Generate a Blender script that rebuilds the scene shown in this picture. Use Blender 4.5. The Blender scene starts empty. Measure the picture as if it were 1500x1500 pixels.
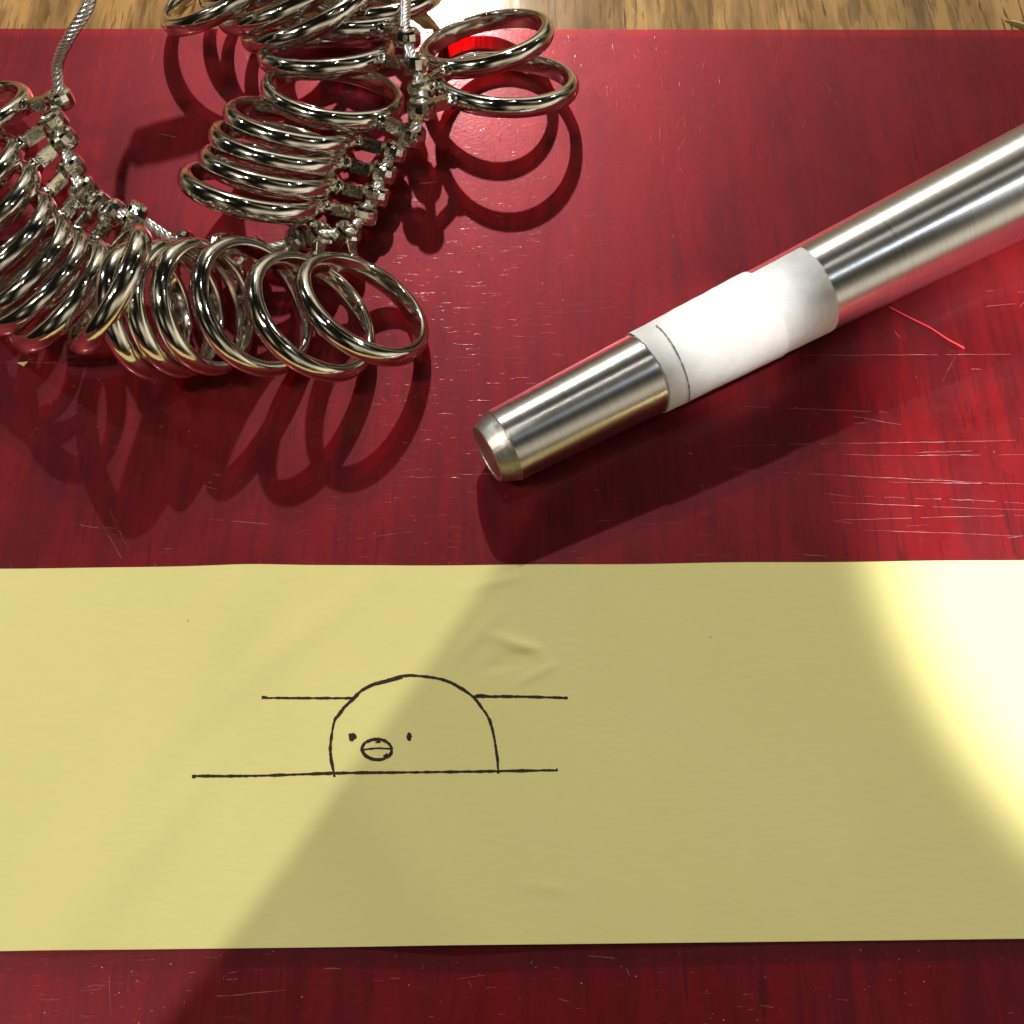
import bpy, bmesh, math, random
import numpy as np
from mathutils import Vector, Matrix
random.seed(7)
MM = 0.001
sc = bpy.context.scene
# ------------------------------------------------------------------ camera
W = 1500.0
FOV = math.radians(50); F = 750 / math.tan(FOV / 2); TILT = math.radians(26); H = 138.0   # mm above the sheet
cam_d = bpy.data.cameras.new('camera'); cam = bpy.data.objects.new('camera', cam_d)
sc.collection.objects.link(cam); sc.camera = cam
cam.location = (0, 0, H * MM); cam.rotation_euler = (TILT, 0, 0)
cam_d.sensor_fit = 'HORIZONTAL'; cam_d.angle = FOV; cam_d.clip_start = 0.002; cam_d.clip_end = 20
sc.render.resolution_x = sc.render.resolution_y = 1024
RIGHT = np.array([1, 0, 0.]); FWD = np.array([0, math.sin(TILT), -math.cos(TILT)]); UP = np.array([0, math.cos(TILT), math.sin(TILT)])
CAM = np.array([0, 0, H])
def ray(x, y):
    d = FWD + RIGHT * (x - 750) / F - UP * (y - 750) / F
    return d / np.linalg.norm(d)
def ground(x, y, z=0.0):                       # photo pixel -> point (mm) on the level z
    d = ray(x, y); return CAM + d * (z - H) / d[2]
def proj(p):
    v = np.asarray(p) - CAM; k = v @ FWD
    return np.array([750 + F * (v @ RIGHT) / k, 750 - F * (v @ UP) / k])
# ------------------------------------------------------------------ world (dim warm shop interior) and lamps
w = bpy.data.worlds.new('World'); sc.world = w; w.use_nodes = True
nt = w.node_tree; nt.nodes.clear()
o = nt.nodes.new('ShaderNodeOutputWorld'); bg = nt.nodes.new('ShaderNodeBackground')
tc = nt.nodes.new('ShaderNodeTexCoord'); no = nt.nodes.new('ShaderNodeTexNoise'); rp = nt.nodes.new('ShaderNodeValToRGB')
no.inputs['Scale'].default_value = 1.5; no.inputs['Detail'].default_value = .8; no.inputs['Roughness'].default_value = .6
e = rp.color_ramp.elements
e[0].position = .44; e[0].color = (.006, .005, .004, 1); e[1].position = .74; e[1].color = (.95, .86, .66, 1)
m_ = e.new(.56); m_.color = (.10, .084, .058, 1)
nt.links.new(tc.outputs['Generated'], no.inputs['Vector']); nt.links.new(no.outputs['Fac'], rp.inputs['Fac'])
nt.links.new(rp.outputs['Color'], bg.inputs['Color']); bg.inputs['Strength'].default_value = 1.0
nt.links.new(bg.outputs[0], o.inputs[0])
def lamp(name, loc, power, radius, color=(1, .93, .82), spot=None, aim=None, blend=.1):
    d = bpy.data.lights.new(name, 'SPOT' if spot else 'POINT'); d.energy = power; d.color = color; d.shadow_soft_size = radius
    ob = bpy.data.objects.new(name, d); sc.collection.objects.link(ob); ob.location = Vector(loc)
    if spot:
        d.spot_size = 2 * spot; d.spot_blend = blend
        ob.rotation_euler = (Vector(aim) - Vector(loc)).to_track_quat('-Z', 'Y').to_euler()
    return ob
# key: its mirror image on the varnish lies at photo pixel (655,0)
_d = ray(655, 0); _g = ground(655, 0); KEYDIR = np.array([_d[0], _d[1], -_d[2]])
KEY = (_g + KEYDIR * 1500) * MM
lamp('key_lamp', KEY, 66, .014, (1, .95, .87))
# shop spotlight; its diagonal beam edge on the paper stands in for a phone's shadow
P1 = ground(738, 830); P2 = ground(335, 1395)
_e = (P2 - P1) / np.linalg.norm(P2 - P1); LC = np.array([-650., -250., 1050.]); _mid = (P1 + P2) / 2
_r = (_mid - LC); _dl = np.linalg.norm(_r); _r /= _dl; _n = np.cross(_r, _e); _n /= np.linalg.norm(_n)
if (_n[0] > 0): _n = -_n                      # lit side: towards the rings
ALPHA = math.radians(28); _ax = _r * math.cos(ALPHA) + _n * math.sin(ALPHA)
lamp('spot_lamp', LC * MM, 25, .0014, (1, .95, .86), ALPHA, (LC + _ax * 500) * MM, .0025)
# bench lamp over the right edge; its beam rim stands in for a shadow rim
LB = np.array([150., -200., 640.]); AB = np.array([112., 63., 0.])
lamp('shaped_spot', LB * MM, 54, .007, (1, .985, .96), math.atan(64 / 700), AB * MM, .20)
_tp = ground(1075, 470, 11)
lamp('shaped_spot', (_tp + np.array([30., -190., 560.])) * MM, 15, .003, (1, .985, .96), math.atan(13 / 590), _tp * MM, .8)  # extra spot added only to brighten the tape, no known lamp there
for i, (p, en, c) in enumerate([((-1.7, 1.2, 1.4), 24, (.9, .95, 1)), ((1.7, 1.5, 1.4), 10, (1, .93, .8)), ((-.5, -.35, 1.6), 5, (1, .9, .75)),
                                ((.35, .55, 1.9), 5, (1, .95, .88)), ((1.2, .2, 1.3), 8, (.8, .9, 1))]):
    lamp('ceiling_lamp', p, en, .03, c)
sc.view_settings.view_transform = 'Standard'; sc.view_settings.look = 'None'; sc.view_settings.exposure = 0; sc.view_settings.gamma = 1
sc.render.engine = 'CYCLES'
try:
    sc.cycles.transparent_max_bounces = 8; sc.cycles.max_bounces = 5; sc.cycles.sample_clamp_indirect = 6
except Exception: pass
# ------------------------------------------------------------------ helpers
def link(o, parent=None):
    sc.collection.objects.link(o)
    if parent is not None: o.parent = parent
    return o
def mesh(name, verts, faces, mat, parent=None, smooth=True, scale=MM):
    me = bpy.data.meshes.new(name)
    me.from_pydata([tuple(float(c) * scale for c in v) for v in verts], [], faces)
    me.materials.append(mat); me.update()
    if smooth: me.polygons.foreach_set('use_smooth', [True] * len(me.polygons))
    return link(bpy.data.objects.new(name, me), parent)
def tag(o, label, cat, group=None, kind=None):
    if label: o['label'] = label
    if cat: o['category'] = cat
    if group: o['group'] = group
    if kind: o['kind'] = kind
    return o
def frame(axis, hint):
    z = np.asarray(axis, float); z /= np.linalg.norm(z); x = np.asarray(hint, float); x = x - z * (x @ z); x /= np.linalg.norm(x)
    return x, np.cross(z, x), z
class N:
    def __init__(s, name):
        s.m = bpy.data.materials.new(name); s.m.use_nodes = True; s.t = s.m.node_tree; s.t.nodes.clear(); s.out = s.n('OutputMaterial')
    def n(s, kind, **kw):
        nd = s.t.nodes.new('ShaderNode' + kind)
        for k, v in kw.items():
            if k in nd.inputs.keys(): nd.inputs[k].default_value = v
            else: setattr(nd, k, v)
        return nd
    def l(s, a, b): s.t.links.new(a, b)
    def coords(s, scale=(1, 1, 1), rot=(0, 0, 0)):
        t = s.n('TexCoord'); mp = s.n('Mapping'); mp.inputs['Scale'].default_value = scale; mp.inputs['Rotation'].default_value = rot
        s.l(t.outputs['Object'], mp.inputs[0]); return mp.outputs[0]
    def noise(s, vec, scale, detail=4, rough=.55, dist=0):
        nd = s.n('TexNoise'); nd.inputs['Scale'].default_value = scale; nd.inputs['Detail'].default_value = detail
        nd.inputs['Roughness'].default_value = rough; nd.inputs['Distortion'].default_value = dist; s.l(vec, nd.inputs['Vector']); return nd.outputs['Fac']
    def ramp(s, fac, *stops):
        r = s.n('ValToRGB'); el = r.color_ramp.elements
        el[0].position, el[0].color = stops[0][0], (*stops[0][1], 1); el[1].position, el[1].color = stops[-1][0], (*stops[-1][1], 1)
        for p, c in stops[1:-1]: q = el.new(p); q.color = (*c, 1)
        s.l(fac, r.inputs[0]); return r.outputs[0]
    def mixc(s, f, a, b, mode='MIX'):
        m = s.n('Mix'); m.data_type = 'RGBA'; m.blend_type = mode
        for sock, v in ((m.inputs[0], f), (m.inputs[6], a), (m.inputs[7], b)):
            if hasattr(v, 'is_linked') or hasattr(v, 'links'): s.l(v, sock)
            else: sock.default_value = v if not isinstance(v, tuple) else (*v, 1)[:4]
        return m.outputs[2]
    def math(s, op, a, b=0.0):
        m = s.n('Math'); m.operation = op
        for sock, v in zip(m.inputs, (a, b)):
            if hasattr(v, 'links'): s.l(v, sock)
            else: sock.default_value = v
        return m.outputs[0]
    def bump(s, h, strength, dist):
        b = s.n('Bump'); b.inputs['Strength'].default_value = strength; b.inputs['Distance'].default_value = dist; s.l(h, b.inputs['Height']); return b.outputs[0]
    def done(s, sh): s.l(sh, s.out.inputs[0]); return s.m
# ------------------------------------------------------------------ materials
def mat_wood():
    k = N('oak_varnished')
    v = k.coords((1, .09, 1)); v2 = k.coords((1, .12, 1), (0, 0, .03)); v3 = k.coords()
    base = k.ramp(k.noise(v, 90, 5, .6), (.3, (.40, .225, .075)), (.55, (.55, .325, .115)), (.75, (.63, .40, .16)))
    pores = k.ramp(k.noise(v2, 520, 3, .6, .15), (.38, (0, 0, 0)), (.46, (1, 1, 1)))
    dark = k.ramp(k.noise(v2, 170, 4, .65, .2), (.38, (0, 0, 0)), (.56, (1, 1, 1)))
    c = k.mixc(dark, (.25, .145, .065), base); c = k.mixc(k.math('ADD', k.math('MULTIPLY', pores, .55), .45), (.14, .08, .035), c)
    v4 = k.coords((1, .075, 1), (0, 0, .02))
    dash = k.ramp(k.noise(v4, 1500, 2, .5), (.335, (0, 0, 0)), (.40, (1, 1, 1))); patch = k.ramp(k.noise(v2, 110, 3), (.42, (0, 0, 0)), (.6, (1, 1, 1)))
    c = k.mixc(k.math('MAXIMUM', dash, k.math('MULTIPLY', patch, .7)), (.15, .088, .04), c)
    c = k.mixc(.35, c, k.mixc(k.noise(v3, 35, 3), (.8, .75, .7), (1.1, 1.1, 1.1)), 'MULTIPLY')
    p = k.n('BsdfPrincipled'); k.l(c, p.inputs['Base Color'])
    k.l(k.ramp(k.noise(v2, 300, 3), (.3, (.10,) * 3), (.7, (.17,) * 3)), p.inputs['Roughness'])
    p.inputs['Specular IOR Level'].default_value = .38; k.l(k.bump(k.noise(v4, 900, 3), .12, .0001), p.inputs['Normal'])
    return k.done(p.outputs[0])
def mat_sheet():
    k = N('red_acrylic')
    v = k.coords(); vs = k.coords((.12, 1, 1), (0, 0, .06)); vt = k.coords((1, .12, 1), (0, 0, -.1))
    tr = k.n('BsdfTransparent'); tr.inputs[0].default_value = (.69, .11, .145, 1)
    # dust, smears and a web of fine scratches: they scatter a little light
    dust = k.ramp(k.noise(v, 2600, 2, .7), (.60, (0,) * 3), (.78, (1,) * 3))
    smear = k.ramp(k.noise(v, 42, 6, .65, .8), (.32, (.25,) * 3), (.75, (1,) * 3))
    scr = k.ramp(k.noise(vs, 2200, 2, .6), (.63, (0,) * 3), (.74, (1,) * 3)); scr2 = k.ramp(k.noise(vt, 1900, 2, .6), (.66, (0,) * 3), (.76, (1,) * 3))
    haze = k.math('ADD', k.math('MULTIPLY', smear, .030), k.math('MULTIPLY', k.math('ADD', k.math('ADD', dust, scr), scr2), .022))
    df = k.n('BsdfDiffuse'); df.inputs[0].default_value = (.55, .17, .20, 1)
    mx = k.n('MixShader'); k.l(haze, mx.inputs[0]); k.l(tr.outputs[0], mx.inputs[1]); k.l(df.outputs[0], mx.inputs[2])
    nb = k.bump(k.math('ADD', k.noise(v, 1500, 3, .7), k.math('ADD', scr, scr2)), .25, .00006)
    g1 = k.n('BsdfGlossy'); g1.inputs['Color'].default_value = (1, .19, .24, 1)
    k.l(k.math('ADD', .40, k.math('MULTIPLY', smear, .12)), g1.inputs['Roughness']); k.l(nb, g1.inputs['Normal'])
    g2 = k.n('BsdfGlossy'); g2.inputs['Roughness'].default_value = .14; k.l(nb, g2.inputs['Normal'])
    fr = k.n('Fresnel'); fr.inputs[0].default_value = 1.49
    gm = k.n('MixShader'); gm.inputs[0].default_value = .11; k.l(g1.outputs[0], gm.inputs[1]); k.l(g2.outputs[0], gm.inputs[2])
    geo = k.n('NewGeometry'); front = k.math('SUBTRACT', 1.0, geo.outputs['Backfacing'])
    m2 = k.n('MixShader'); k.l(k.math('MULTIPLY', k.math('MINIMUM', k.math('MULTIPLY', fr.outputs[0], 2.3), .22), front), m2.inputs[0]); k.l(mx.outputs[0], m2.inputs[1]); k.l(gm.outputs[0], m2.inputs[2])
    return k.done(m2.outputs[0])
def mat_chrome():
    k = N('nickel_plate')
    v = k.coords(); p = k.n('BsdfPrincipled'); p.inputs['Metallic'].default_value = 1
    k.l(k.ramp(k.noise(v, 400, 3), (.3, (.73, .69, .60)), (.7, (.84, .81, .73))), p.inputs['Base Color'])
    k.l(k.ramp(k.noise(v, 700, 3, .6), (.35, (.06,) * 3), (.75, (.16,) * 3)), p.inputs['Roughness'])
    sx = k.n('SeparateXYZ'); k.l(v, sx.inputs[0]); cx = k.n('CombineXYZ')
    k.l(k.math('SQRT', k.math('ADD', k.math('POWER', sx.outputs[0], 2.0), k.math('POWER', sx.outputs[1], 2.0))), cx.inputs[0]); k.l(sx.outputs[2], cx.inputs[1])
    k.l(k.math('MULTIPLY', k.math('ARCTAN2', sx.outputs[1], sx.outputs[0]), .0006), cx.inputs[2])
    k.l(k.bump(k.math('ADD', k.noise(v, 330, 2, .5), k.math('MULTIPLY', k.noise(cx.outputs[0], 2600, 3, .65), .55)), .14, .00014), p.inputs['Normal'])
    return k.done(p.outputs[0])
def mat_cast():
    k = N('nickel_cast')
    v = k.coords(); p = k.n('BsdfPrincipled'); p.inputs['Metallic'].default_value = 1; p.inputs['Base Color'].default_value = (.78, .73, .61, 1)
    p.inputs['Roughness'].default_value = .10
    k.l(k.bump(k.noise(v, 700, 3, .6), .3, .0003), p.inputs['Normal'])
    return k.done(p.outputs[0])
def mat_cable():
    k = N('steel_rope'); p = k.n('BsdfPrincipled'); p.inputs['Metallic'].default_value = 1; p.inputs['Base Color'].default_value = (.92, .91, .88, 1)
    p.inputs['Roughness'].default_value = .28; v = k.coords()
    k.l(k.bump(k.noise(v, 3000, 2), .4, .0001), p.inputs['Normal']); return k.done(p.outputs[0])
def mat_steel(rough=.29, col=(.72, .715, .70), turn=9000, bstr=.035, an=.8):
    # turned steel: fine circular tool marks about the local X axis
    k = N('turned_steel'); v = k.coords((1, .02, .02)); vv = k.coords((.04, 1, 1))
    p = k.n('BsdfPrincipled'); p.inputs['Metallic'].default_value = 1
    k.l(k.ramp(k.noise(v, 2500, 3), (.3, tuple(c * .92 for c in col)), (.7, tuple(c * 1.06 for c in col))), p.inputs['Base Color'])
    k.l(k.math('ADD', rough - .05, k.math('MULTIPLY', k.noise(v, 1500, 3), .12)), p.inputs['Roughness'])
    tg = k.n('Tangent'); tg.direction_type = 'RADIAL'; tg.axis = 'X'; k.l(tg.outputs[0], p.inputs['Tangent']); p.inputs['Anisotropic'].default_value = an; p.inputs['Anisotropic Rotation'].default_value = .25
    h = k.math('ADD', k.noise(v, turn, 2, .7), k.math('MULTIPLY', k.noise(k.coords((.5, 1, 1)), 5200, 2, .7), 1.6))
    k.l(k.bump(h, bstr, .00005), p.inputs['Normal']); return k.done(p.outputs[0])
def mat_tape(lo=(.60, .61, .60), hi=(.74, .75, .73)):
    k = N('paper_tape'); v = k.coords(); p = k.n('BsdfPrincipled')
    k.l(k.ramp(k.noise(v, 260, 6, .65), (.3, lo), (.62, hi)), p.inputs['Base Color']); p.inputs['Roughness'].default_value = .62
    p.inputs['Specular IOR Level'].default_value = .35
    k.l(k.bump(k.math('ADD', k.noise(v, 900, 4), k.noise(v, 180, 3)), .25, .00025), p.inputs['Normal']); return k.done(p.outputs[0])
def mat_paper():
    k = N('yellow_paper'); v = k.coords(); vf = k.coords((.25, 1, 1)); p = k.n('BsdfPrincipled')
    c = k.ramp(k.noise(v, 30, 4), (.3, (.69, .63, .25)), (.7, (.725, .665, .275)))
    c = k.mixc(.16, c, k.ramp(k.noise(vf, 1600, 3, .7), (.3, (.82,) * 3), (.7, (1.05,) * 3)), 'MULTIPLY')
    spk = k.ramp(k.noise(v, 480, 1, .3), (.13, (.34, .26, .12)), (.15, (1, 1, 1)))
    c = k.mixc(1.0, c, spk, 'MULTIPLY')
    k.l(c, p.inputs['Base Color']); p.inputs['Roughness'].default_value = .75; p.inputs['Specular IOR Level'].default_value = .25
    k.l(k.bump(k.math('ADD', k.noise(vf, 1800, 4, .7), k.noise(v, 240, 3)), .16, .0001), p.inputs['Normal']); return k.done(p.outputs[0])
def mat_plain(name, col, rough=.6, noise=.25, sc_=1500, metal=0):
    k = N(name); v = k.coords(); p = k.n('BsdfPrincipled')
    k.l(k.ramp(k.noise(v, sc_, 3), (.3, tuple(c * (1 - noise) for c in col)), (.7, tuple(min(1, c * (1 + noise)) for c in col))), p.inputs['Base Color'])
    p.inputs['Roughness'].default_value = rough; p.inputs['Metallic'].default_value = metal; return k.done(p.outputs[0])
WOOD, SHEET, CHROME, CAST, ROPE, STEEL = mat_wood(), mat_sheet(), mat_chrome(), mat_cast(), mat_cable(), mat_steel()
TIPM = mat_steel(.38, (.56, .53, .47), 1600, .55, .3); TAPE, PAPER = mat_tape((.78, .79, .77), (.90, .90, .88)), mat_paper(); TAPE1 = mat_tape((.62, .635, .63), (.80, .81, .80))
INK = mat_plain('ink', (.020, .009, .005), .85, .5, 3000); PENCIL = mat_plain('pencil', (.16, .16, .16), .6, .5, 4000)
SCR = mat_plain('scratch_edge', (.55, .28, .29), .5, .4); EDGE = mat_plain('splinter_wood', (.62, .46, .20), .5, .3)
# ------------------------------------------------------------------ setting: table and red sheet
TH = 1.1
tv = [(-420, -260, -TH - .25), (420, -260, -TH - .25), (420, 640, -TH - .25), (-420, 640, -TH - .25)]
tv += [(x, y, -24) for x, y, z in tv]
table = mesh('table', tv, [(0, 1, 2, 3), (7, 6, 5, 4), (0, 4, 5, 1), (1, 5, 6, 2), (2, 6, 7, 3), (3, 7, 4, 0)], WOOD, smooth=False)
tag(table, 'varnished oak table top with vertical grain under the red sheet', 'table', kind='structure')
yt0, yt1 = ground(0, 41)[1], ground(1500, 43)[1]
def slab(name, x0, x1, y0, ya, yb, z0, z1, mat):
    bm = bmesh.new()
    vs = [bm.verts.new(Vector(p) * MM) for p in ((x0, y0, z0), (x1, y0, z0), (x1, yb, z0), (x0, ya, z0), (x0, y0, z1), (x1, y0, z1), (x1, yb, z1), (x0, ya, z1))]
    for f in ((3, 2, 1, 0), (4, 5, 6, 7), (0, 1, 5, 4), (1, 2, 6, 5), (2, 3, 7, 6), (3, 0, 4, 7)): bm.faces.new([vs[i] for i in f])
    bmesh.ops.bevel(bm, geom=[ed for ed in bm.edges], offset=.15 * MM, segments=2, affect='EDGES')
    me = bpy.data.meshes.new(name); bm.to_mesh(me); bm.free(); me.materials.append(mat)
    return link(bpy.data.objects.new(name, me))
sl = (yt1 - yt0) / 198
sheet = slab('acrylic_sheet', -230, 230, -120, yt0 - sl * 130, yt1 + sl * 130, -TH, 0, SHEET)
tag(sheet, 'scratched translucent red plastic sheet covering the oak table', 'sheet')
# scratches: hair-thin raised burrs
sv, sf = [], []
def scratch(pts, wd=.07, z=.012):
    g = [ground(*p) for p in pts]; P = []
    for a, b in zip(g[:-1], g[1:]):
        n = max(2, int(np.linalg.norm(b - a) / 1.2)); P += [a + (b - a) * i / n for i in range(n)]
    P.append(g[-1]); n = len(P); base = len(sv)
    for i, p in enumerate(P):
        t = P[min(i + 1, n - 1)] - P[max(i - 1, 0)]; t /= np.linalg.norm(t); s = np.array([-t[1], t[0], 0])
        hw = wd * (.25 + .75 * random.random()) * (.3 + .7 * math.sin(math.pi * (i + .5) / n)) / 2
        j = s * random.uniform(-.05, .05)
        sv.extend([p + s * hw + j + np.array([0, 0, .004]), p - s * hw + j + np.array([0, 0, .004]), p + j + np.array([0, 0, z + .01])])
    for i in range(n - 1):
        if random.random() < .07: continue
        a = base + 3 * i; sf.extend([(a, a + 2, a + 5, a + 3), (a + 2, a + 1, a + 4, a + 5)])
for pts in [[(1060, 654), (1190, 650), (1340, 648), (1500, 645)], [(1188, 651), (1206, 665), (1300, 667), (1500, 666)], [(1075, 688), (1180, 694), (1300, 700), (1420, 706), (1500, 709)],
            [(1265, 727), (1340, 730), (1430, 733), (1500, 737)], [(1178, 734), (1300, 739), (1420, 744), (1500, 747)], [(1200, 763), (1310, 759), (1400, 757), (1500, 755)],
            [(1240, 775), (1330, 779), (1400, 781), (1500, 786)], [(1300, 706), (1500, 709)], [(1205, 722), (1250, 728)], [(1475, 788), (1500, 784)],
            [(1150, 521), (1290, 520), (1480, 519)], [(1090, 595), (1300, 604)], [(772, 466), (850, 456), (925, 446)], [(805, 452), (860, 444), (895, 440)], [(860, 434), (900, 428)],
            [(660, 524), (730, 523), (790, 527)], [(650, 696), (720, 694)], [(870, 318), (905, 311)], [(885, 323), (930, 312), (970, 310)], [(990, 190), (1000, 165)], [(985, 235), (1010, 190)],
            [(740, 510), (790, 500)], [(1010, 812), (1070, 815)], [(1160, 811), (1240, 817)], [(160, 745), (190, 810)], [(150, 770), (178, 818)], [(620, 385), (680, 372), (740, 350)],
            [(550, 433), (590, 440)], [(0, 530), (120, 532), (260, 530)], [(45, 640), (52, 628)], [(620, 528), (700, 520)], [(600, 700), (640, 698)],
            [(300, 760), (420, 770)], [(520, 790), (610, 778)], [(1250, 610), (1320, 622)], [(930, 770), (990, 765)], [(1380, 560), (1400, 520)], [(880, 240), (960, 225)], [(1040, 120), (1110, 112)],
            [(1200, 100), (1230, 160)], [(160, 1430), (162, 1490)], [(860, 1400), (900, 1404)], [(320, 1460), (420, 1450)]]:
    scratch(pts, .062 if pts[0][0] > 1050 and pts[0][1] > 600 else .05)
for i in range(150):
    x, y = random.uniform(-20, 1520), random.choice([random.uniform(60, 830), random.uniform(60, 830), random.uniform(1395, 1500)])
    L = random.expovariate(1 / 14) + 3; a = random.choice([0, 0, 0, .2, -.3, 1.2, 2]) + random.gauss(0, .15)
    scratch([(x, y), (x + L * math.cos(a), y + L * math.sin(a) * .7)], .045)
so = mesh('scratches', sv, sf, SCR, sheet, smooth=False); so['kind'] = 'stuff'
dv, df = [], []
for i in range(260):
    x, y = random.uniform(-20, 1520), random.choice([random.uniform(45, 830), random.uniform(45, 830), random.uniform(1390, 1500)])
    g = ground(x, y); r = random.choice([.03, .04, .05, .05, .06, .10]); b = len(dv)
    dv.extend([g + np.array([r * math.cos(q) * random.uniform(.6, 1.5), r * math.sin(q), .01]) for q in (0, 1.6, 3.1, 4.7)] + [g + np.array([0, 0, r * .9])])
    df.extend([(b, b + 1, b + 4), (b + 1, b + 2, b + 4), (b + 2, b + 3, b + 4), (b + 3, b, b + 4)])
do = mesh('dust_specks', dv, df, SCR, None, smooth=False); tag(do, 'pale dust specks scattered over the red plastic sheet', 'dust', kind='stuff')
# ------------------------------------------------------------------ yellow paper strip with its drawing
CREASES = []
for px_, py_, ax_, ay_, an_, h_ in ((770, 948, 4.2, .8, -.35, .34), (752, 966, 3.4, .7, .35, -.22), (812, 962, 2.6, .6, -.3, -.22), (790, 985, 3.0, .6, .5, .16), (735, 850, 4, .7, .25, .14), (700, 930, 5, .9, .9, .14), (800, 1300, 3, .6, -.1, .07), (250, 1200, 12, 2.5, 1.0, .22), (420, 950, 14, 2.2, .75, .20)):
    g_ = ground(px_, py_, .3); CREASES.append((g_[0], g_[1], ax_, ay_, an_, h_))
def paper_z(x, y):
    z = .22 + .16 * math.sin(x * .045 + .7) * math.cos(y * .055) + .10 * math.sin(x * .11 + y * .07)
    # shallow folds and the small crumple near the top edge
    d = (x + 25) * .83 + (y - 38) * .55; z += .50 * math.exp(-(d / 7) ** 2)
    d = (x + 46) * .93 - (y - 30) * .36; z += .40 * math.exp(-(d / 5) ** 2)
    for cx, cy, ax, ay, an, h in CREASES:
        u = (x - cx) * math.cos(an) + (y - cy) * math.sin(an); v = -(x - cx) * math.sin(an) + (y - cy) * math.cos(an)
        z += h * math.exp(-(u / ax) ** 2 - (v / ay) ** 2)
    return max(z, .06)
ptl, ptr, pbl, pbr = ground(-200, 834.7, .3), ground(1700, 818.3, .3), ground(-200, 1395.5, .3), ground(1700, 1372.5, .3)
nx, ny = 330, 120; pv, pf = [], []
for j in range(ny + 1):
    for i in range(nx + 1):
        u, v = i / nx, j / ny
        p = (ptl * (1 - u) + ptr * u) * v + (pbl * (1 - u) + pbr * u) * (1 - v)
        p[2] = paper_z(p[0], p[1]); 
        if j == ny: p[1] += .05 * math.sin(u * 40)
        pv.append(p)
for j in range(ny):
    for i in range(nx): a = j * (nx + 1) + i; pf.append((a, a + 1, a + nx + 2, a + nx + 1))
paper = mesh('paper_strip', pv, pf, PAPER)
sm = paper.modifiers.new('thickness', 'SOLIDIFY'); sm.thickness = .10 * MM; sm.offset = -1; es = paper.modifiers.new('crisp_edge', 'EDGE_SPLIT'); es.split_angle = math.radians(40)
tag(paper, 'pale yellow paper strip with a small inked bird doodle', 'paper')
def stroke(name, pts, wd, closed=False, taper=True, mat=INK):
    # pen line laid on the paper; pixel polyline smoothed
    P = [np.array(p, float) for p in pts]; Q = []
    n = len(P)
    for i in range(n - 1):
        p0, p1, p2, p3 = P[max(i - 1, 0)], P[i], P[i + 1], P[min(i + 2, n - 1)]
        k = max(2, int(np.linalg.norm(p2 - p1) / 3))
        for q in range(k):
            t = q / k; Q.append(.5 * (2 * p1 + (p2 - p0) * t + (2 * p0 - 5 * p1 + 4 * p2 - p3) * t * t + (3 * p1 - p0 - 3 * p2 + p3) * t ** 3))
    Q.append(P[-1]); G = [ground(q[0], q[1], .35) for q in Q]
    v, f = [], []; n = len(G); wob = 1.0
    for i, g in enumerate(G):
        t = G[min(i + 1, n - 1)] - G[max(i - 1, 0)]; t /= np.linalg.norm(t) + 1e-9; s = np.array([-t[1], t[0], 0])
        wob = .6 * wob + .4 * random.uniform(.35, 1.65)
        hw = wd / 2 * wob * 1.12; c = g + s * random.uniform(-.02, .02)
        for q in (-1, 1):
            p = c + s * hw * q; p[2] = paper_z(p[0], p[1]) + .025; v.append(p)
    for i in range(n - 1): f.append((2 * i, 2 * i + 1, 2 * i + 3, 2 * i + 2))
    return mesh(name, v, f, mat, paper, smooth=False)
def blot(name, cx, cy, rx, ry):
    v = []; k = 14
    for i in range(k):
        a = 2 * math.pi * i / k; r = random.uniform(.85, 1.12); g = ground(cx + rx * r * math.cos(a), cy + ry * r * math.sin(a), .35); g[2] = paper_z(g[0], g[1]) + .03; v.append(g)
    return mesh(name, v, [tuple(range(k - 1, -1, -1))], INK, paper, smooth=False)
stroke('base_line', [(283, 1137), (340, 1136.5), (400, 1135.5), (490, 1133.5), (560, 1132.5), (640, 1131), (730, 1129.5), (780, 1128.5), (816, 1128)], .30)
blot('pen_dot', 284.5, 1137.5, 3.6, 3.2)
stroke('pen_tick', [(815.5, 1125), (816.5, 1129.5)], .22)
stroke('side_line', [(384, 1023), (430, 1024), (480, 1024), (519, 1023.5)], .27)
stroke('pen_hook', [(384, 1022.5), (388, 1021.6), (392, 1023.2)], .25)
stroke('side_line', [(694, 1020.5), (740, 1019.8), (790, 1020.5), (832, 1021.5)], .30)
stroke('pen_hook', [(694, 1022), (697, 1018.5), (705, 1018), (714, 1019)], .27)
stroke('head_outline', [(490.5, 1139), (489, 1130), (486.5, 1118), (484.5, 1103), (485, 1090), (487.5, 1072), (491, 1056), (497, 1048), (506, 1036), (519, 1023.5), (530, 1012), (545, 1003.5), (562, 998),
        (582, 992), (600, 989.5), (618, 990.5), (640, 993.5), (656, 998), (672, 1006), (692, 1019.5), (704, 1034), (715, 1050), (720, 1064), (724, 1082), (727, 1100), (729, 1116), (730, 1133)], .33)
stroke('outline_overlap', [(489.5, 1059), (493, 1053), (497, 1051)], .18)
stroke('outline_overlap', [(530, 1013), (548, 1004.5), (566, 999.5), (590, 993)], .20)
blot('eye', 517, 1079.5, 6.2, 5.0); blot('eye_tail', 516, 1083.5, 3.8, 3.8); blot('eye', 599.5, 1079, 4.0, 6.2)
bk = [(552.5 + 21.5 * math.cos(a) - 1.0 * math.sin(a), 1098.5 - 15.2 * math.sin(a)) for a in [math.radians(q) for q in range(150, 525, 15)]]
stroke('beak_outline', bk, .33)
stroke('beak_line', [(533, 1099.5), (545, 1097.5), (560, 1096.8), (573, 1097.5)], .22)
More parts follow.
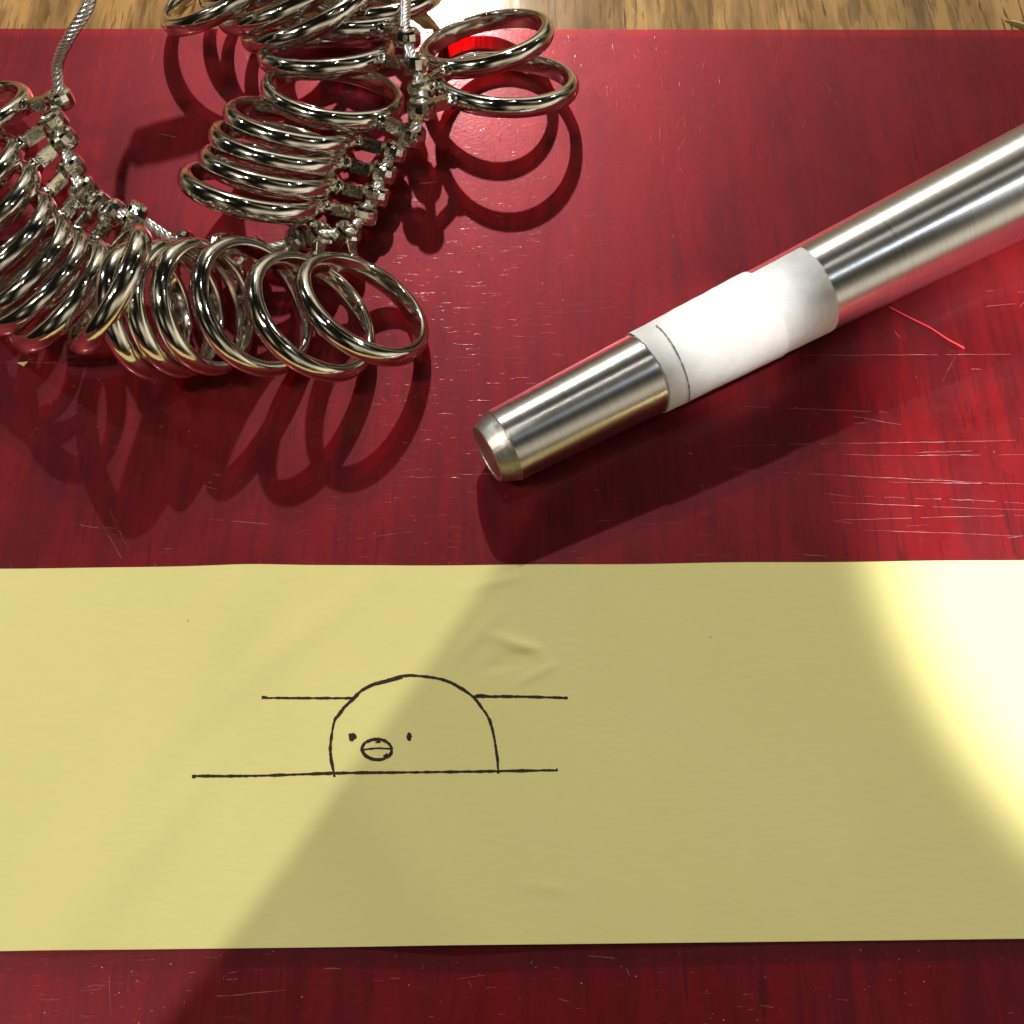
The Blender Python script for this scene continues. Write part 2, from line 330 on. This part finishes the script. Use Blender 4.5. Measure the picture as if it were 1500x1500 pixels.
stroke('beak_hatch', [(538, 1089), (546, 1085.5), (556, 1086.5), (550, 1088.5), (558, 1087.5)], .2)
stroke('beak_hatch', [(562, 1109), (568, 1105), (564, 1108.5), (571, 1106), (574, 1100)], .24)
# ------------------------------------------------------------------ steel rope and ring gauges
def solve(cx, cy, a, b, ang, zoff=0, wd=2.9, t=1.7):
    d = ray(cx, cy); e1 = np.cross(d, [0, 0, 1]); e1 /= np.linalg.norm(e1); e2 = np.cross(e1, d)
    th = math.radians(ang); M = np.array([math.cos(th), math.sin(th)]); m = np.array([M[1], -M[0]])
    if m[1] > 0: m = -m
    def loc(p): r = ray(*p); u = r / (r @ d) - d; return np.array([u @ e1, u @ e2])
    c = np.array([cx, cy]); A = (loc(c + M * a) - loc(c - M * a)) / 2; B = (loc(c + m * b) - loc(c - m * b)) / 2
    U, S, _ = np.linalg.svd(np.array([A, B]).T); k = S[0]; cph = S[1] / S[0]; md = U[:, 1]
    if md @ loc(c + m * 10) < 0: md = -md
    n = -d * cph + (e1 * md[0] + e2 * md[1]) * math.sqrt(1 - cph * cph)
    nz = abs(n[2]); q = math.sqrt(max(0, 1 - nz * nz))
    s = (H - zoff - wd / 2 * nz - t / 2 * q) / (-d[2] + k * q)
    return CAM + d * s, n, k * s
def lathe(profile, seg, jit=0):
    v, f = [], []; n = len(profile)
    for i in range(seg):
        a = 2 * math.pi * i / seg; c, s = math.cos(a), math.sin(a)
        for r, z in profile: v.append((r * c, r * s, z))
    for i in range(seg):
        for j in range(n):
            a, b = i * n + j, i * n + (j + 1) % n; c2, d2 = ((i + 1) % seg) * n + (j + 1) % n, ((i + 1) % seg) * n + j
            f.append((a, d2, c2, b))
    return v, f
def boxm(x0, x1, y0, y1, z0, z1, tap=1.0):
    v = [(x0, y0, z0), (x0, y1, z0), (x0, y1, z1), (x0, y0, z1), (x1, y0 * tap, z0 * tap), (x1, y1 * tap, z0 * tap), (x1, y1 * tap, z1 * tap), (x1, y0 * tap, z1 * tap)]
    return v, [(0, 3, 2, 1), (4, 5, 6, 7), (0, 1, 5, 4), (1, 2, 6, 5), (2, 3, 7, 6), (3, 0, 4, 7)]
def bevelled(name, v, f, mat, parent, off, smooth=True):
    bm = bmesh.new(); vs = [bm.verts.new(Vector(p) * MM) for p in v]
    for q in f: bm.faces.new([vs[i] for i in q])
    bmesh.ops.recalc_face_normals(bm, faces=bm.faces)
    bmesh.ops.bevel(bm, geom=list(bm.edges), offset=off * MM, segments=2, affect='EDGES')
    me = bpy.data.meshes.new(name); bm.to_mesh(me); bm.free(); me.materials.append(mat)
    if smooth: me.polygons.foreach_set('use_smooth', [True] * len(me.polygons))
    return link(bpy.data.objects.new(name, me), parent)
STEM, EYE_R, EYE_H = 4.2, 2.25, 1.05
def ring_gauge(key, cx, cy, a, b, ang, ex, ey, label, group):
    zoff = {'G8': 4.0, 'G7': 1.0}.get(key, 0)
    C, n, R = solve(cx, cy, a, b, ang, zoff)
    R -= .2
    # stem direction: the in-plane direction whose eyelet lands nearest the photo's eyelet
    x0, y0, z = frame(n, (1, .3, .2)); Re = R + .8 + STEM + EYE_R * .8; best = None
    for i in range(720):
        t = 2 * math.pi * i / 720; s = x0 * math.cos(t) + y0 * math.sin(t); P = C + s * Re
        if P[2] < EYE_R * .9: continue
        d = np.linalg.norm(proj(P) - (ex, ey)) + max(0, abs(P[2] - 7) - 5) * 2
        if best is None or d < best[0]: best = (d, s, P)
    s, E = best[1], best[2]
    x, y, z = frame(n, s)
    root = link(bpy.data.objects.new('ring_gauge', None)); root.empty_display_size = .005
    root.matrix_world = Matrix(((x[0], y[0], z[0], C[0] * MM), (x[1], y[1], z[1], C[1] * MM), (x[2], y[2], z[2], C[2] * MM), (0, 0, 0, 1)))
    hw, ri = 1.55, R - .9
    prof = [(ri, -hw + .22), (ri, 0), (ri, hw - .22), (ri + .06, hw - .07), (ri + .2, hw), (ri + .62, hw)]
    for q in range(0, 9):
        u = math.radians(78 - 156 * q / 8); prof.append((ri + .72 + 1.15 * math.cos(u), (hw - .03) * math.sin(u) / math.sin(math.radians(78))))
    prof += [(ri + .62, -hw), (ri + .2, -hw), (ri + .06, -hw + .07)]
    v, f = lathe(prof, 112); mesh('band', v, f, CHROME, root)
    v, f = boxm(R + .3, R + 2.1, -1.9, 1.9, -1.4, 1.4, .56); bevelled('shoulder', v, f, CHROME, root, .45)
    v, f = boxm(R + 1.2, R + 1.0 + STEM, -.8, .8, -.95, .95); bevelled('stem', v, f, CAST, root, .14, False)
    pe = [(EYE_H, -1.2), (EYE_H, 1.2), (EYE_H + .22, 1.38), (EYE_R - .35, 1.38), (EYE_R, 1.0), (EYE_R + .08, 0), (EYE_R, -1.0), (EYE_R - .35, -1.38), (EYE_H + .22, -1.38)]
    v, f = lathe(pe, 14); v = [(p[0] + Re, p[1], p[2]) for p in v]; mesh('eyelet', v, f, CAST, root, smooth=False)
    tag(root, label, 'ring gauge', group)
    return E, n, R
GR = 'ring gauges strung on the steel rope'
RINGS = [  # key cx cy a b angle eyelet
 ('G1', -47, 171, 95, 27, 159, 84, 143, 'ring gauge on the strand where the bare rope rises, first in that left bunch'),
 ('G2', -52, 265, 95, 26, 144, 85, 178, 'ring gauge second from the rising bare rope, in the left bunch'),
 ('G3', -25, 308, 95, 26, 140, 92, 208, 'ring gauge third from the rising bare rope, in the left bunch'),
 ('G4', 0, 355, 95, 28, 138, 105, 240, 'ring gauge fourth from the rising bare rope, in the left bunch'),
 ('G5', 28, 392, 95, 28, 136, 120, 265, 'ring gauge fifth from the rising bare rope, in the left bunch'),
 ('G6', 55, 412, 95, 28, 136, 140, 290, 'ring gauge sixth from the rising bare rope, in the left bunch'),
 ('G7', 90, 432, 95, 25, 130, 168, 318, 'ring gauge half hidden behind the one seen edge-on'),
 ('G8', 160, 424, 98, 17, 118, 214, 330, 'ring gauge seen edge-on between left bunch and open fanned rings'),
 ('B1', 215, 456, 97, 55, 75, 245, 374, 'open fanned ring gauge just beside the edge-on one'),
 ('B2', 258, 453, 96, 60, 75, 305, 374, 'second open fanned ring gauge from the edge-on one'),
 ('B3', 300, 450, 96, 62, 72, 385, 362, 'third open fanned ring gauge from the edge-on one'),
 ('B4', 372, 449, 102, 72, 59, 437, 353, 'fourth open fanned ring gauge, seen nearly round'),
 ('B5', 457, 463, 104, 65, 45, 466, 346, 'fanned ring gauge leaning behind the last open one'),
 ('B6', 532, 452, 102, 55, 34, 508, 343, 'last open ring gauge of the fan, fully visible, nearest the taped rod'),
 ('L6', 371, 280, 104, 27, 12, 550, 312, 'slanted ring gauge lowest of four stacked above the fan'),
 ('L5', 395, 250, 98, 23, 12, 575, 290, 'slanted ring gauge second from the bottom of the four stacked'),
 ('L4', 408, 216, 97, 24, 12, 585, 262, 'slanted ring gauge third from the bottom of the four stacked'),
 ('L3', 428, 184, 95, 25, 12, 598, 232, 'slanted ring gauge topmost of the four stacked above the fan'),
 ('L2', 489, 139, 100, 38, 8, 603, 200, 'wide open ring gauge lying just above the four stacked ones'),
 ('R2', 740, 122, 102, 36, 2, 616, 163, 'ring gauge flung out toward the rod, lower of two, over red sheet'),
 ('R1', 712, 63, 95, 33, -14, 618, 122, 'ring gauge flung out toward the rod, upper of two, against oak'),
 ('L1', 478, 78, 95, 24, -4, 600, 80, 'ring gauge tilted under the slanting bunch at the sheet edge'),
 ('T0', 555, -8, 92, 32, -8, 520, -120, 'ring gauge over the oak around the rope at sheet edge'),
 ('L0', 505, 22, 90, 24, 0, 594, 48, 'ring gauge wedged under the slanting bunch beside the rope'),
 ('U4', 449, 20, 98, 24, -25, 590, -55, 'ring gauge at the lower face of the slanting bunch over the oak'),
 ('U3', 414, -7, 98, 24, -25, 575, -85, 'ring gauge in the middle of the slanting bunch over the oak'),
 ('U2', 388, -34, 98, 24, -25, 560, -112, 'ring gauge behind the slanting bunch over the oak'),
 ('U1', 328, -16, 100, 27, -32, 470, -115, 'ring gauge set apart from the slanting bunch, over the sheet edge'),
]
EY = {}
for r in RINGS:
    E, n, R = ring_gauge(*r, GR); EY[r[0]] = (E, n)
    print(r[0], 'R=%.1f' % R, 'eyelet', E.round(1), proj(E).round(0), 'wanted', r[6:8])
# rope through the eyelets
order = ['G1', 'G2', 'G3', 'G4', 'G5', 'G6', 'G7', 'G8', 'B1', 'B2', 'B3', 'B4', 'B5', 'B6', 'L6', 'L5', 'L4', 'L3', 'L2', 'R2', 'R1', 'L1', 'L0', 'U4', 'U3', 'U2', 'U1']
def at_h(x, y, z): return ground(x, y, z)
def lift(x, y, z):          # point at height z whose key-lamp shadow falls at the photo pixel
    g = ground(x, y); d = KEY / MM - g; return g + d * z / d[2]
FA, FB = lift(198, 217, 34), lift(305, 190, 36)
print('ferrule', FA, proj(FA), FB, proj(FB))
pts = [FB, FA, at_h(132, 0, 24), at_h(103, 52, 20), at_h(84, 100, 13.5)] + [EY[k][0] for k in order]
pts += [FB + (FB - FA) * 1.2 + np.array([0, 4, -6]), FB + (FB - FA) * .5, FB]
def spline(P, step):
    Q = []; n = len(P)
    for i in range(n - 1):
        p0, p1, p2, p3 = P[max(i - 1, 0)], P[i], P[i + 1], P[min(i + 2, n - 1)]
        t0 = 0; d = lambda a, b: max(np.linalg.norm(a - b), .01) ** .5
        t1 = t0 + d(p0, p1); t2 = t1 + d(p1, p2); t3 = t2 + d(p2, p3)
        k = max(2, int(np.linalg.norm(p2 - p1) / step))
        for q in range(k):
            t = t1 + (t2 - t1) * q / k
            A1 = (t1 - t) / (t1 - t0) * p0 + (t - t0) / (t1 - t0) * p1; A2 = (t2 - t) / (t2 - t1) * p1 + (t - t1) / (t2 - t1) * p2; A3 = (t3 - t) / (t3 - t2) * p2 + (t - t2) / (t3 - t2) * p3
            B1 = (t2 - t) / (t2 - t0) * A1 + (t - t0) / (t2 - t0) * A2; B2 = (t3 - t) / (t3 - t1) * A2 + (t - t1) / (t3 - t1) * A3
            Q.append((t2 - t) / (t2 - t1) * B1 + (t - t1) / (t2 - t1) * B2)
    Q.append(P[-1]); return np.array(Q)
path = spline(pts, .5)
def rope_strands(path, name, parent, r_s=.36, r_h=.56, pitch=5.5, strands=6):
    T = np.gradient(path, axis=0); T /= np.linalg.norm(T, axis=1)[:, None] + 1e-9
    nrm = np.cross(T[0], [0, 0, 1.0]); nrm /= np.linalg.norm(nrm); Ns = []
    for t in T: nrm = nrm - t * (nrm @ t); nrm = nrm / np.linalg.norm(nrm); Ns.append(nrm)
    Ns = np.array(Ns); Bs = np.cross(T, Ns); L = np.concatenate([[0], np.cumsum(np.linalg.norm(np.diff(path, axis=0), axis=1))])
    for s in range(strands):
        ph = 2 * math.pi * (L / pitch + s / strands); c = path + (Ns * np.cos(ph)[:, None] + Bs * np.sin(ph)[:, None]) * r_h
        v, f = [], []; K = 7
        for i in range(len(c)):
            for q in range(K):
                a = 2 * math.pi * q / K; v.append(c[i] + (Ns[i] * math.cos(a) + Bs[i] * math.sin(a)) * r_s)
        for i in range(len(c) - 1):
            for q in range(K): f.append((i * K + q, i * K + (q + 1) % K, (i + 1) * K + (q + 1) % K, (i + 1) * K + q))
        mesh(name, v, f, ROPE, parent)
rope = link(bpy.data.objects.new('steel_rope', None)); rope.empty_display_size = .005
tag(rope, 'twisted bare steel rope threading all the ring gauges', 'wire rope')
rope_strands(path, 'strand', rope)
fd = (FB - FA); fl_ = np.linalg.norm(fd); fd /= fl_; fx, fy, fz = frame(fd, (0, 0, 1)); fv, ff = [], []
fp = [(0, 1.2), (0, 2.3), (.5, 2.7), (2.2, 2.7), (2.4, 2.2), (3.0, 2.2), (3.2, 2.9), (fl_ - 1, 2.9), (fl_, 2.4), (fl_, 1.2)]
for q in range(24):
    a_ = 2 * math.pi * q / 24
    for X_, r_ in fp: fv.append(FA + fd * X_ + (fx * math.cos(a_) + fy * math.sin(a_)) * r_)
for q in range(24):
    for j in range(len(fp) - 1): ff.append((q * len(fp) + j, q * len(fp) + j + 1, ((q + 1) % 24) * len(fp) + j + 1, ((q + 1) % 24) * len(fp) + j))
mesh('barrel_clasp', fv, ff, CAST, rope)
# ------------------------------------------------------------------ tapered steel rod with paper tape
# axis from the photo's edges; the rod lies on the sheet
def rod():
    L0p, R0p = (718, 668), (1500, 268)
    # contact line: find radii along the axis so that silhouettes match the photo widths
    tip_r, end_r = None, None
    def fit(px, py, width):
        r = 5.5
        for _ in range(30):
            c = ground(px, py, r); dist = (c - CAM) @ FWD
            r = width / 2 * dist / F * .985
        return ground(px, py, r), r
    A, ra = fit(762, 641, 116); B, rb = fit(1500, 266, 153)
    A[2] = ra; B[2] = rb
    return A, ra, B, rb
A, ra, B, rb = rod()
ax = (B - A) / np.linalg.norm(B - A); Lab = np.linalg.norm(B - A); slope = (rb - ra) / Lab
print('rod', A, ra, B, rb, 'taper', slope)
TOTAL = Lab + 60
root = link(bpy.data.objects.new('steel_rod', None)); root.empty_display_size = .01
x, y, z = frame(np.cross(ax, [0, 0, 1]), ax)
zz = np.cross(ax, y)
Y = np.cross([0, 0, 1], ax); Y /= np.linalg.norm(Y); Z = np.cross(ax, Y)
root.matrix_world = Matrix(((ax[0], Y[0], Z[0], A[0] * MM), (ax[1], Y[1], Z[1], A[1] * MM), (ax[2], Y[2], Z[2], A[2] * MM), (0, 0, 0, 1)))
tag(root, 'tapered polished steel ring mandrel wrapped with white paper tape', 'mandrel')
def turned(name, prof, mat, seg=120, a0=0, a1=2 * math.pi, wob=0):
    v, f = [], []; n = len(prof); full = a1 - a0 > 6.2; k = seg if full else seg + 1
    for i in range(k):
        a = a0 + (a1 - a0) * i / seg
        for j, (X, r) in enumerate(prof):
            rr = r + (wob * random.uniform(-1, 1) if wob else 0); v.append((X, rr * math.cos(a), rr * math.sin(a)))
    for i in range(seg):
        i2 = (i + 1) % k
        for j in range(n - 1): f.append((i * n + j, i * n + j + 1, i2 * n + j + 1, i2 * n + j))
    return mesh(name, v, f, mat, root)
def rr(X): return ra + slope * X
X0 = -2.6
turned('shaft', [(X0, rr(X0) - .02), (X0 + .12, rr(X0))] + [(X0 + .2 + (TOTAL - X0) * i / 40, rr(X0 + .2 + (TOTAL - X0) * i / 40)) for i in range(41)] + [(TOTAL + .2, .01)], STEEL)
r0 = rr(X0)
turned('tip', [(X0, r0 - .03), (X0 - .06, r0 - .12), (X0 - .5, r0 - .26), (X0 - .55, r0 - .30), (X0 - 1.3, r0 - .55), (X0 - 2.0, r0 - .86), (X0 - 2.6, r0 - 1.2)], TIPM, wob=.02)
turned('tip_edge', [(X0 - 2.6, r0 - 1.18), (X0 - 2.72, r0 - 1.3), (X0 - 2.7, r0 - 1.42), (X0 - 2.5, r0 - 1.5)], TIPM, wob=.03)
turned('end_face', [(X0 - 2.5, r0 - 1.5), (X0 - 2.45, r0 - 1.62), (X0 - 2.52, r0 - 2.4), (X0 - 2.5, .01)], TIPM, wob=.008)
def xat(px, py):            # rod station under a photo pixel on the rod's near top surface
    best = None
    for i in range(2000):
        X = -5 + i * .06
        d = np.linalg.norm(proj(A + ax * X) - (px, py))
        if best is None or d < best[0]: best = (d, X)
    return best[1]
t0, t1, t2 = xat(945, 548), xat(1211, 415) - 3.2, xat(1133, 455) - 2.4
print('tape', t0, t1, t2)
def tape_shell(name, xa, xb, h, a0, a1, ragged=.12, seg=150, mat=None, parent=None):
    v, f = [], []; n = 26; ea = [random.uniform(-1, 1) for _ in range(seg + 1)]
    for i in range(seg + 1):
        a = a0 + (a1 - a0) * i / seg
        ja = ragged * (math.sin(a * 3 + 1) * .8 + .25 * ea[i]); jb = ragged * (math.sin(a * 2.3) + .3 * ea[-i - 1])
        for j in range(n):
            u = j / (n - 1); X = xa + ja * (1 - u) + (xb + jb - xa) * u
            r = rr(X) + h + .035 * math.sin(X * 1.3 + a * 4) * math.sin(a * 7 + X * .6)
            v.append((X, r * math.cos(a), r * math.sin(a)))
    for i in range(seg):
        for j in range(n - 1): f.append((i * n + j, i * n + j + 1, (i + 1) * n + j + 1, (i + 1) * n + j))
    ob = mesh(name, v, f, mat or TAPE, parent or root); md = ob.modifiers.new('thickness', 'SOLIDIFY'); md.thickness = .12 * MM; md.offset = 1; es = ob.modifiers.new('crisp_edge', 'EDGE_SPLIT'); es.split_angle = math.radians(40)
    return ob
tape = tape_shell('tape', t0, t1, .06, math.radians(52), math.radians(285), mat=TAPE1)
tape_shell('tape_overlap', t0 + .15, t2, .22, math.radians(-75), math.radians(280), .25, parent=tape)
# pencil line round the tape
def tape_line(xa, a0, a1, wd, h=.24):
    v, f = [], []; k = 70
    for i in range(k + 1):
        a = a0 + (a1 - a0) * i / k; X = xa + .12 * math.sin(a * 2.1) ; ww = wd * random.uniform(.4, 1.2)
        r = rr(X) + h + .02
        for q in (-1, 1): v.append((X + q * ww / 2, r * math.cos(a), r * math.sin(a)))
    for i in range(k): f.append((2 * i, 2 * i + 1, 2 * i + 3, 2 * i + 2))
    mesh('pencil_line', v, f, PENCIL, tape, smooth=False)
tape_line(t0 + 3.2, math.radians(60), math.radians(215), .22, .36)
# ------------------------------------------------------------------ small bits
a, b = ground(1472, 29, -1.2), ground(1530, 46, -.6)
d = (b - a); L = np.linalg.norm(d); d /= L; s = np.cross(d, [0, 0, 1.0])
v = []
for q, hw in ((0, .08), (.25, .5), (.6, .75), (1, .6)):
    c = a + d * L * q; v += [c + s * hw + np.array([0, 0, -.5 * hw]), c - s * hw + np.array([0, 0, -.5 * hw]), c - s * hw * .3 + np.array([0, 0, hw * .6]), c + s * hw * .3 + np.array([0, 0, hw * .6])]
f = [(3, 2, 1, 0), (12, 13, 14, 15)]
for i in range(3):
    for q in range(4): f.append((4 * i + q, 4 * i + (q + 1) % 4, 4 * i + 4 + (q + 1) % 4, 4 * i + 4 + q))
tag(mesh('wood_splinter', v, f, EDGE, smooth=False), 'pale pointed wood splinter lying on the oak by the sheet edge', 'splinter')
fl = ground(34, 533); v = [fl + np.array(p) for p in ((-.9, .15, .02), (.8, .2, .25), (.2, -.5, .03), (-.9, .15, .12), (.8, .2, .35), (.2, -.5, .13))]
tag(mesh('paper_flake', v, [(2, 1, 0), (3, 4, 5), (0, 1, 4, 3), (1, 2, 5, 4), (2, 0, 3, 5)], PAPER, smooth=False), 'tiny yellow flake on red sheet beside the ring shadows', 'flake')

# red fibre lying below the rod
th = [ground(x_, y_, .25) for x_, y_ in ((1302, 449), (1330, 464), (1362, 480), (1388, 497), (1412, 510))]; q_ = spline(th, .6); v, f = [], []
for i, c_ in enumerate(q_):
    r_ = .10 + .12 * i / len(q_)
    for k_ in range(5): v.append(c_ + np.array([0, math.cos(k_ * 1.2566) * r_, math.sin(k_ * 1.2566) * r_]))
for i in range(len(q_) - 1):
    for k_ in range(5): f.append((i * 5 + k_, i * 5 + (k_ + 1) % 5, (i + 1) * 5 + (k_ + 1) % 5, (i + 1) * 5 + k_))
f += [tuple(range(4, -1, -1)), tuple(range(len(v) - 5, len(v)))]
tag(mesh('fibre', v, f, mat_plain('red_fibre', (.62, .03, .04), .5, .2)), 'thin bright red fibre on the sheet beside the steel rod', 'fibre')
